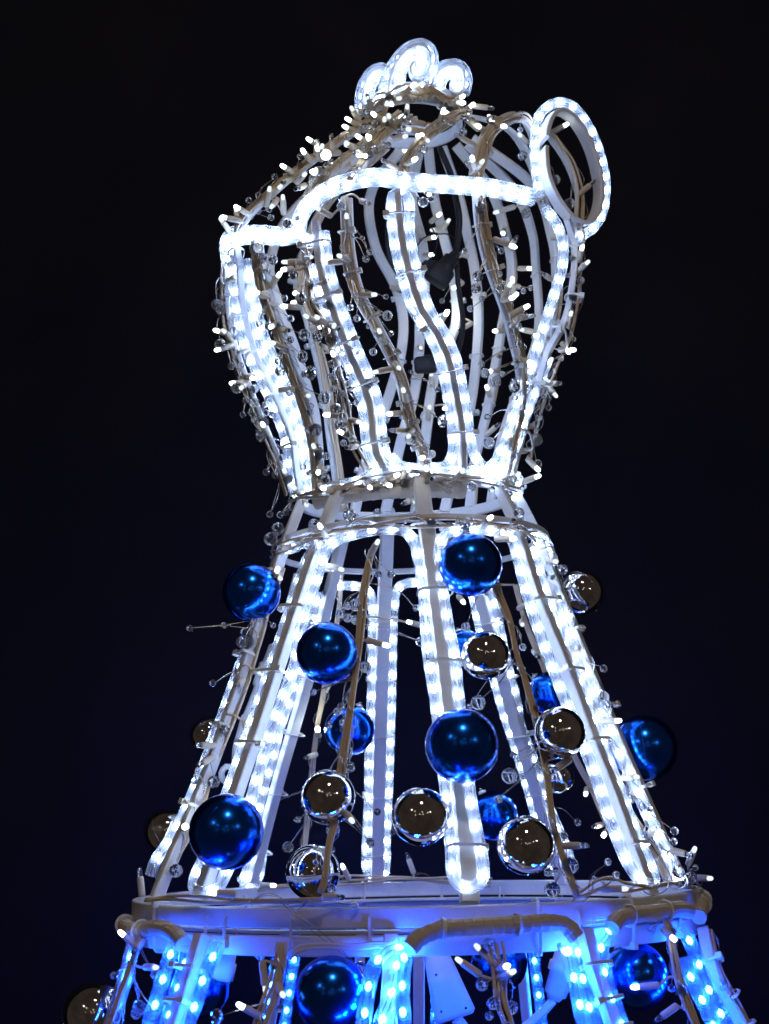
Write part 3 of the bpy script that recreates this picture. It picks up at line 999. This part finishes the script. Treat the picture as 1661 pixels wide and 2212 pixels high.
# ------------------------------------------------------------------ crystal garlands
ME_BEAD = ico(2, 'glass', 'bead', False)
ME_BALL = ico(3, 'glass', 'bead', True)
ME_DROP = ico(2, 'glass', 'bead', False, (0.88, 0.88, 1.18))
BEADS = [(648, 338, 8), (593, 382, 8), (537, 433, 8), (622, 483, 13), (914, 437, 12), (1037, 449, 14), (1129, 336, 12), (1200, 388, 12), (1230, 440, 13), (1136, 461, 12),
         (476, 745, 14), (477, 670, 13), (657, 724, 14), (654, 770, 14), (672, 805, 15), (511, 837, 14), (531, 865, 8), (525, 896, 8), (549, 906, 8), (569, 912, 13), (563, 941, 14),
         (701, 859, 15), (681, 928, 14), (716, 733, 15), (651, 645, 14), (615, 644, 8), (628, 688, 9), (590, 561, 12), (634, 594, 11), (727, 644, 15), (771, 688, 9), (757, 664, 8),
         (837, 682, 12), (833, 641, 7), (806, 760, 9), (798, 828, 15), (719, 840, 8), (714, 814, 8), (754, 939, 8), (742, 957, 8), (887, 948, 14), (619, 957, 13), (520, 790, 8),
         (549, 840, 11), (670, 890, 9), (900, 910, 8), (790, 559, 9), (798, 545, 8), (686, 726, 13), (783, 514, 6), (1032, 597, 13), (1028, 623, 12), (1041, 645, 7), (1016, 667, 8),
         (1003, 542, 7), (1040, 787, 8), (1048, 806, 11), (1070, 825, 13), (1111, 833, 15), (1085, 808, 7), (945, 841, 7), (956, 910, 13), (1053, 901, 8), (1056, 957, 14),
         (1158, 950, 15), (1185, 881, 8), (1176, 849, 13), (1211, 774, 8), (1146, 622, 7), (1130, 629, 7), (1082, 542, 8), (575, 1020, 8), (594, 1025, 8), (583, 1111, 8), (605, 1112, 8),
         (618, 1107, 8), (600, 1142, 15), (584, 1164, 15), (666, 1064, 15), (678, 1133, 13), (755, 1113, 15), (808, 1061, 13), (747, 1063, 8), (815, 1107, 9), (687, 1028, 8),
         (818, 1241, 8), (845, 1241, 9), (768, 1307, 14), (751, 1309, 9), (751, 1335, 10), (733, 1325, 9), (698, 1282, 7), (484, 1351, 8), (526, 1365, 8), (523, 1386, 14), (590, 1351, 7),
         (899, 1313, 8), (910, 1386, 12), (1160, 1004, 12), (1121, 1108, 12), (895, 1019, 13), (933, 981, 9), (918, 972, 7), (1133, 1051, 6), (1196, 1249, 8), (1230, 1331, 8),
         (1214, 1366, 10), (1006, 1354, 10), (1129, 1398, 8), (410, 1357, 8), (459, 1476, 8), (520, 1388, 10), (462, 1689, 14), (677, 1495, 8), (789, 1441, 13), (737, 1526, 9),
         (729, 1537, 9), (710, 1567, 9), (742, 1575, 9), (643, 1770, 8), (699, 1697, 10), (622, 1830, 12), (710, 1742, 9), (748, 1625, 15), (719, 1792, 15), (647, 1470, 7), (592, 1733, 7),
         (1033, 1518, 16), (1100, 1676, 17), (1109, 1631, 8), (1077, 1726, 9), (1126, 1444, 10), (1158, 1531, 8), (847, 1796, 9), (815, 1754, 8), (799, 1818, 9), (1014, 1526, 7),
         (1304, 1444, 9), (1304, 1528, 13), (1365, 1726, 9), (1352, 1713, 8), (1405, 1748, 7), (1248, 1776, 8), (1219, 1806, 8), (1457, 1795, 9), (1455, 1818, 9), (246, 2107, 8),
         (380, 1881, 15), (301, 2177, 16), (333, 2183, 9), (469, 2197, 15), (333, 2107, 8), (765, 1955, 10), (778, 2089, 12), (800, 1823, 9), (716, 1920, 10), (1231, 1870, 18),
         (1193, 1922, 17), (1184, 1884, 9), (1200, 1881, 8), (1177, 1804, 9), (1197, 1805, 8), (1219, 1807, 7), (1313, 1862, 8), (1331, 1890, 8), (1041, 2127, 13), (1057, 2195, 9),
         (1105, 2177, 14), (1054, 1865, 6), (1466, 1883, 14), (1492, 1896, 14), (1502, 1874, 7), (1529, 2038, 6), (1544, 2073, 8), (1481, 2159, 8), (1411, 1865, 9), (1453, 2013, 8),
         (1471, 2141, 12), (640, 470, 9), (585, 470, 8), (690, 440, 9), (930, 430, 8), (845, 262, 7), (1000, 285, 10), (940, 205, 8), (715, 350, 8), (675, 385, 9), (768, 330, 8),
         (1060, 258, 11), (660, 560, 8), (505, 600, 9), (488, 640, 8), (700, 610, 8), (770, 760, 9), (640, 990, 9), (655, 1010, 8), (705, 985, 9), (1180, 690, 8), (1205, 640, 7),
         (1222, 760, 7), (955, 650, 7), (1140, 900, 8), (870, 840, 8), (560, 700, 8), (600, 780, 9), (625, 850, 8), (740, 850, 8), (780, 900, 7), (845, 720, 7)]
EXTRA = dict(W1=16, W2=10, N1=8, S1=24, S2=20, S3=15, S4=11, S5=11, S6=13, T1=12, T2=9, T3=4, T4=4, T5=6, U1=4, U2=4, U3=8, U4=8, V1=5, V2=5, V3=5, V4=6, V5=5)
for k, n in EXTRA.items():
    q = STR[k]['uv']
    for _ in range(n):
        u, v = random.choice(q)
        if v > 2200:
            continue
        BEADS.append((u + random.uniform(-26, 26), v + random.uniform(-10, 26), random.choice((6, 7, 8, 8, 9, 11, 13))))
GARL = {}
for (u, v, r) in BEADS:
    dd, k, i = nearest(u, v, 1)
    if dd > 90 ** 2:
        d2, k2, i2 = nearest(u, v, -1)
        if d2 < dd:
            dd, k, i = d2, k2, i2
    GARL.setdefault(k, []).append((u, v, r, i))
for k, bl in GARL.items():
    s = STR[k]
    bl.sort(key=lambda q: q[3])
    i0, i1 = max(0, bl[0][3] - 10), min(len(s['p']) - 1, bl[-1][3] + 4)
    root = thing('crystal_garland', 'clear crystal bead garland ' + s['where'], 'garland', s['p'][i0])
    wires = []
    core = []
    for i in range(i0, max(i1, i0 + 3)):
        a = s['p'][min(i, len(s['p']) - 1)]
        t = tang(s['p'], min(i, len(s['p']) - 1))
        n = radial(a)
        b = t.cross(n)
        core.append(a + (b * math.cos(i * .9) + n * math.sin(i * .9)) * 0.007 + n * 0.006)
    if len(core) > 2:
        wires.append(sweep(cr(core, 0.004), circ(0.00034, 4)))
        wires.append(sweep(cr([c + Vector((random.uniform(-.002, .002), -.001, random.uniform(-.002, .002))) for c in core], 0.004), circ(0.00032, 4)))
    for (u, v, r, i) in bl:
        host = s['p'][max(0, i - random.randint(2, 5))]
        hd = depth_of(host)
        d = hd + random.uniform(14, 30) * (1 if s['layer'] > 0 else .3)
        p = W(u, v, d)
        rr = r * S * (L - d * S) / L
        me = ME_BALL if random.random() < .5 else (ME_DROP if r > 12 and random.random() < .35 else ME_BEAD)
        part('bead', me, root, p, (random.random() * 6, random.random() * 6, random.random() * 6) if me is not ME_DROP else (0, 0, random.random() * 6), (rr, rr, rr))
        st = host + radial(host) * .006
        top = p + (st - p).normalized() * rr * 0.6
        mid = (st + top) / 2 + Vector((random.uniform(-.006, .006), 0, random.uniform(-.004, .008)))
        for _ in range(2):
            wires.append(sweep(cr([st, mid + Vector((random.uniform(-.002, .002), 0, random.uniform(-.002, .002))), top], 0.004), circ(0.00032, 4)))
    Vv, Ff = joined(wires)
    part('wire', mesh('wire', Vv, Ff, 'wire'), root)

# ------------------------------------------------------------------ baubles
ME_B = {}
for key in ('blue', 'silver'):
    bm = bmesh.new()
    bmesh.ops.create_uvsphere(bm, u_segments=64, v_segments=32, radius=1)
    me = bpy.data.meshes.new('shell')
    bm.to_mesh(me)
    bm.free()
    me.materials.append(M[key])
    me.shade_smooth()
    ring_ = [Vector((math.cos(a), math.sin(a), 0)) * 1.0005 for a in (2 * math.pi * i / 96 for i in range(96))]
    v, f = sweep(ring_, circ(0.006, 5), lambda q: q, True)
    ME_B[key] = (me, mesh('seam', v, f, key))
ME_CAP = lathe([(0.16, 0.96), (0.17, 1.02), (0.17, 1.10), (0.13, 1.12), (0.03, 1.125)], 18, 'cap', 'cap')
lp = [Vector((0.075 * math.cos(a), 0, 1.18 + 0.075 * math.sin(a))) for a in (2 * math.pi * i / 18 for i in range(18))]
v, f = sweep(lp, circ(0.014, 5), None, True)
ME_LOOP = mesh('hanging_loop', v, f, 'wire')

BAUB = [  # colour, u, v, r, depth px, label
    ('blue', 543, 1280, 64, 190, 'blue metallic bauble at the upper left of the skirt, level with the hoop'),
    ('blue', 1016, 1220, 70, 372, 'blue metallic bauble hanging under the hoop right of the centre post'),
    ('blue', 706, 1411, 67, 420, 'blue metallic bauble touching the front left post, upper middle of the skirt'),
    ('blue', 998, 1611, 79, 540, 'largest blue metallic bauble in front of the centre post'),
    ('blue', 489, 1797, 79, 510, 'large blue metallic bauble low on the left beside a bright star lamp'),
    ('blue', 1392, 1616, 70, 170, 'blue metallic bauble sticking out at the right edge of the skirt'),
    ('blue', 755, 1577, 54, -330, 'blue metallic bauble inside the skirt behind the left cable'),
    ('blue', 1066, 1762, 52, -380, 'blue metallic bauble inside the skirt right of the centre post, low down'),
    ('blue', 1186, 1497, 46, -220, 'blue metallic bauble half hidden behind the front right post'),
    ('blue', 1004, 1402, 42, -260, 'small blue metallic bauble peeping out behind the silver bauble by the centre post'),
    ('blue', 1350, 1735, 46, -150, 'blue metallic bauble mostly hidden between the two right skirt posts'),
    ('blue', 716, 2147, 76, 600, 'dark blue bauble below the platform left of centre'),
    ('blue', 1078, 2080, 58, 120, 'blue bauble below the platform behind the right bundle of cables'),
    ('blue', 1372, 2108, 68, 400, 'dark blue bauble below the platform near the right lower post'),
    ('blue', 430, 2133, 62, 330, 'blue bauble below the platform behind the left lower post'),
    ('silver', 1257, 1280, 49, 60, 'silver mirror bauble sticking out at the upper right of the skirt'),
    ('silver', 1049, 1416, 53, 410, 'silver mirror bauble right of the centre post, upper of the front ones'),
    ('silver', 1209, 1583, 55, 440, 'silver mirror bauble against the front right skirt post'),
    ('silver', 909, 1764, 61, 620, 'silver mirror bauble left of the centre post, low in the middle'),
    ('silver', 709, 1722, 58, 500, 'silver mirror bauble behind the left cable, low on the skirt'),
    ('silver', 1136, 1826, 61, 570, 'silver mirror bauble just above the platform right of centre'),
    ('silver', 676, 1884, 57, 330, 'silver mirror bauble resting low above the platform, streaked with rope reflections'),
    ('silver', 360, 1797, 47, -60, 'dark looking silver bauble at the far left edge, lower one'),
    ('silver', 450, 1588, 39, -120, 'dark looking silver bauble at the far left edge, upper one'),
    ('silver', 1207, 1680, 32, -150, 'small silver bauble inside the skirt right of the front right cable'),
    ('silver', 203, 2188, 63, 120, 'silver bauble at the bottom left corner below the platform'),
]
for col, u, v, r, d, lab in BAUB:
    if d > 0 and v < 1950 and u not in (543, 1392):
        d = max(min(d, sd(u, v) + (r + 14 if col == 'blue' or u == 1209 else r * 0.85)), 40)
    c = W(u, v, d)
    rr = r * S * (L - d * S) / L
    b = thing('bauble', lab, 'bauble', c)
    # the cap points at the frame
    tow = Vector((-c.x, -c.y * (1 if d > 0 else .2) + (0.25 if d > 0 else .1), 0.22))
    rot = aim(tow)
    for nm, me, rt in (('shell', ME_B[col][0], rot), ('cap', ME_CAP, rot), ('hanging_loop', ME_LOOP, rot)):
        part(nm, me, b, c, rt, (rr, rr, rr))
    part('seam', ME_B[col][1], b, c, (random.uniform(.9, 2.2), random.uniform(-.4, .4), random.uniform(0, 6)), (rr, rr, rr))


# ------------------------------------------------------------------ plugs and adapters
def tapered(name, pts, radii, m, root, sx=1.0, n=14):
    p = [Vector(a) for a in pts]
    V, Fc = [], []
    prev = None
    for i, c in enumerate(p):
        t = tang(p, i)
        h = prev if prev is not None else Vector((0, -1, 0))
        nn = (h - t * h.dot(t)).normalized()
        prev = nn
        b = t.cross(nn)
        for q in range(n):
            a = 2 * math.pi * q / n
            ca, sa = math.cos(a), math.sin(a)
            V.append(c + b * radii[i] * sx * math.copysign(abs(ca) ** .6, ca) + nn * radii[i] * math.copysign(abs(sa) ** .6, sa))
    for i in range(len(p) - 1):
        for q in range(n):
            s = (q + 1) % n
            Fc.append((i * n + q, i * n + s, (i + 1) * n + s, (i + 1) * n + q))
    Fc.append(tuple(range(n - 1, -1, -1)))
    Fc.append(tuple(range((len(p) - 1) * n, len(p) * n)))
    return part(name, mesh(name, V, Fc, m), root)


def seg(a, b, ts):
    return [a.lerp(b, t) for t in ts]


# black splitter inside the bodice
a, b = W(985, 545, -60), W(938, 610, -60)
r = thing('cable_splitter', 'black rubber cable splitter hanging inside the bodice behind the central bar', 'splitter', a)
tapered('body', seg(a, b, (0, .18, .2, .5, .55, .98, 1)), [.004, .0055, .008, .009, .013, .0135, .010], 'black', r, 1.2)
tapered('outlet', seg(W(952, 590, -60), W(922, 566, -58), (0, .3, .9, 1)), [.006, .006, .0055, .004], 'black', r)
v, f = sweep(cr(DP([(985, 545, -60), (990, 510, -60), (992, 470, -70), (985, 430, -80), (975, 380, -90), (950, 320, -90)]), .006), circ(.0042, 8))
part('cable', mesh('cable', v, f, 'black'), r)
v, f = sweep(cr(DP([(922, 566, -58), (880, 600, -40), (845, 560, 0), (838, 500, 10), (845, 450, 0), (862, 400, -30)]), .006), circ(.0036, 8))
part('cable', mesh('cable', v, f, 'black'), r)
for pts in ([(872, 640, -100), (905, 525, -90), (960, 505, -80), (990, 520, -60)], [(900, 600, -80), (930, 560, -60), (945, 520, -50), (925, 480, -50)]):
    v, f = sweep(cr(DP(pts), .006), circ(.0009, 6))
    part('thin_wire', mesh('thin_wire', v, f, 'black'), r)
a, b = W(895, 790, -40), W(945, 785, -40)
r = thing('inline_connector', 'black inline cable connector lower inside the bodice', 'connector', a)
tapered('body', seg(a, b, (0, .1, .45, .5, .9, 1)), [.007, .0098, .010, .011, .0105, .006], 'black', r)
v, f = sweep(cr(DP([(945, 785, -40), (985, 765, -60), (1000, 700, -80), (990, 620, -80), (985, 545, -66)]), .006), circ(.0034, 8))
part('cable', mesh('cable', v, f, 'black'), r)
# white inline plug on the left skirt
a, b = W(598, 1395, 60), W(508, 1660, 120)
r = thing('inline_plug', 'white plastic inline plug and cable between the two left skirt posts', 'plug', a)
tapered('plug_body', seg(a, b, (0, .02, .16, .18, .34, .36, .6, .62, .86, 1)), [.006, .009, .0095, .0125, .0125, .0095, .011, .0125, .0105, .005], 'white', r)
v, f = sweep(cr([b] + DP([(490, 1690, 130), (478, 1672, 150), (490, 1655, 160), (507, 1665, 165), (506, 1690, 170), (470, 1735, 190), (440, 1790, 200)]), .005), circ(.0035, 8))
part('cable', mesh('cable', v, f, 'white'), r)
v, f = sweep(cr([a] + DP([(615, 1330, 60), (640, 1240, 60)]), .005), circ(.003, 8))
part('cable', mesh('cable', v, f, 'white'), r)
# adapter below the platform
a, b = W(938, 2050, 430), W(985, 2200, 450)
r = thing('power_adapter', 'white wedge shaped power adapter hanging below the platform centre', 'adapter', a)
dirv = (b - a).normalized()
tapered('housing', seg(a, b, (0, .02, .3, .95, 1)), [.009, .012, .015, .021, .018], 'white', r, .95)
for t, o in ((.35, -.006), (.8, .012), (.85, -.012)):
    p = a.lerp(b, t) + Vector((o, -.0245 * t - .008, 0))
    part('screw', ico(1, 'screw', 'screw', True, (.0014, .0008, .0014)), r, p)
v, f = sweep(cr([b] + DP([(1003, 2225, 450), (1020, 2280, 440), (1030, 2360, 400)]), .005), circ(.0055, 10))
part('cable', mesh('cable', v, f, 'white'), r)
# white plug with cable at lower right
a, b = W(1232, 2045, 420), W(1195, 2160, 420)
r = thing('waterproof_plug', 'white round plug with cable curving down left of the right lower post', 'plug', a)
tapered('plug_body', seg(a, b, (0, .03, .32, .34, .5, .52, .9, .92, 1)), [.010, .0125, .0125, .0145, .0140, .0115, .0105, .008, .006], 'white', r)
v, f = sweep(cr([b] + DP([(1178, 2180, 420), (1150, 2206, 415), (1110, 2240, 400), (1060, 2300, 380)]), .005), circ(.0042, 10))
part('cable', mesh('cable', v, f, 'white'), r)
# white connector beside the left lower post and hanging leads
a, b = W(497, 2035, 420), W(480, 2120, 430)
r = thing('inline_plug', 'white plastic plug hanging under the rim right of the left lower post', 'plug', a)
tapered('plug_body', seg(a, b, (0, .05, .5, .52, .95, 1)), [.006, .0085, .0085, .0105, .010, .004], 'white', r)
for pts in ([(497, 2035, 425), (520, 2030, 450), (545, 2036, 470), (562, 2060, 480), (566, 2078, 480)], [(497, 2042, 425), (515, 2044, 450), (540, 2052, 470), (560, 2072, 480)],
            [(600, 2030, 520), (585, 2034, 500), (572, 2052, 490), (566, 2078, 485)]):
    v, f = sweep(cr(DP(pts), .004), circ(.0016, 6))
    part('cable', mesh('cable', v, f, 'white'), r)
# cables clipped under the rim
r = thing('supply_cable', 'thin white supply cables clipped under the platform rim left of centre', 'cable', W(640, 2040, 560))
for dz, w0 in ((0, 0), (5, 3), (9, -2)):
    v, f = sweep(cr(DP([(625, 2062 + dz, 560), (650, 2044 + dz, 570), (700, 2040 + dz + w0, 580), (760, 2042 + dz, 590), (815, 2036 + dz, 600), (850, 2040 + dz, 600)]), .006), circ(.0017, 6))
    part('cable', mesh('cable', v, f, 'white'), r)
print('objects', len(bpy.data.objects))
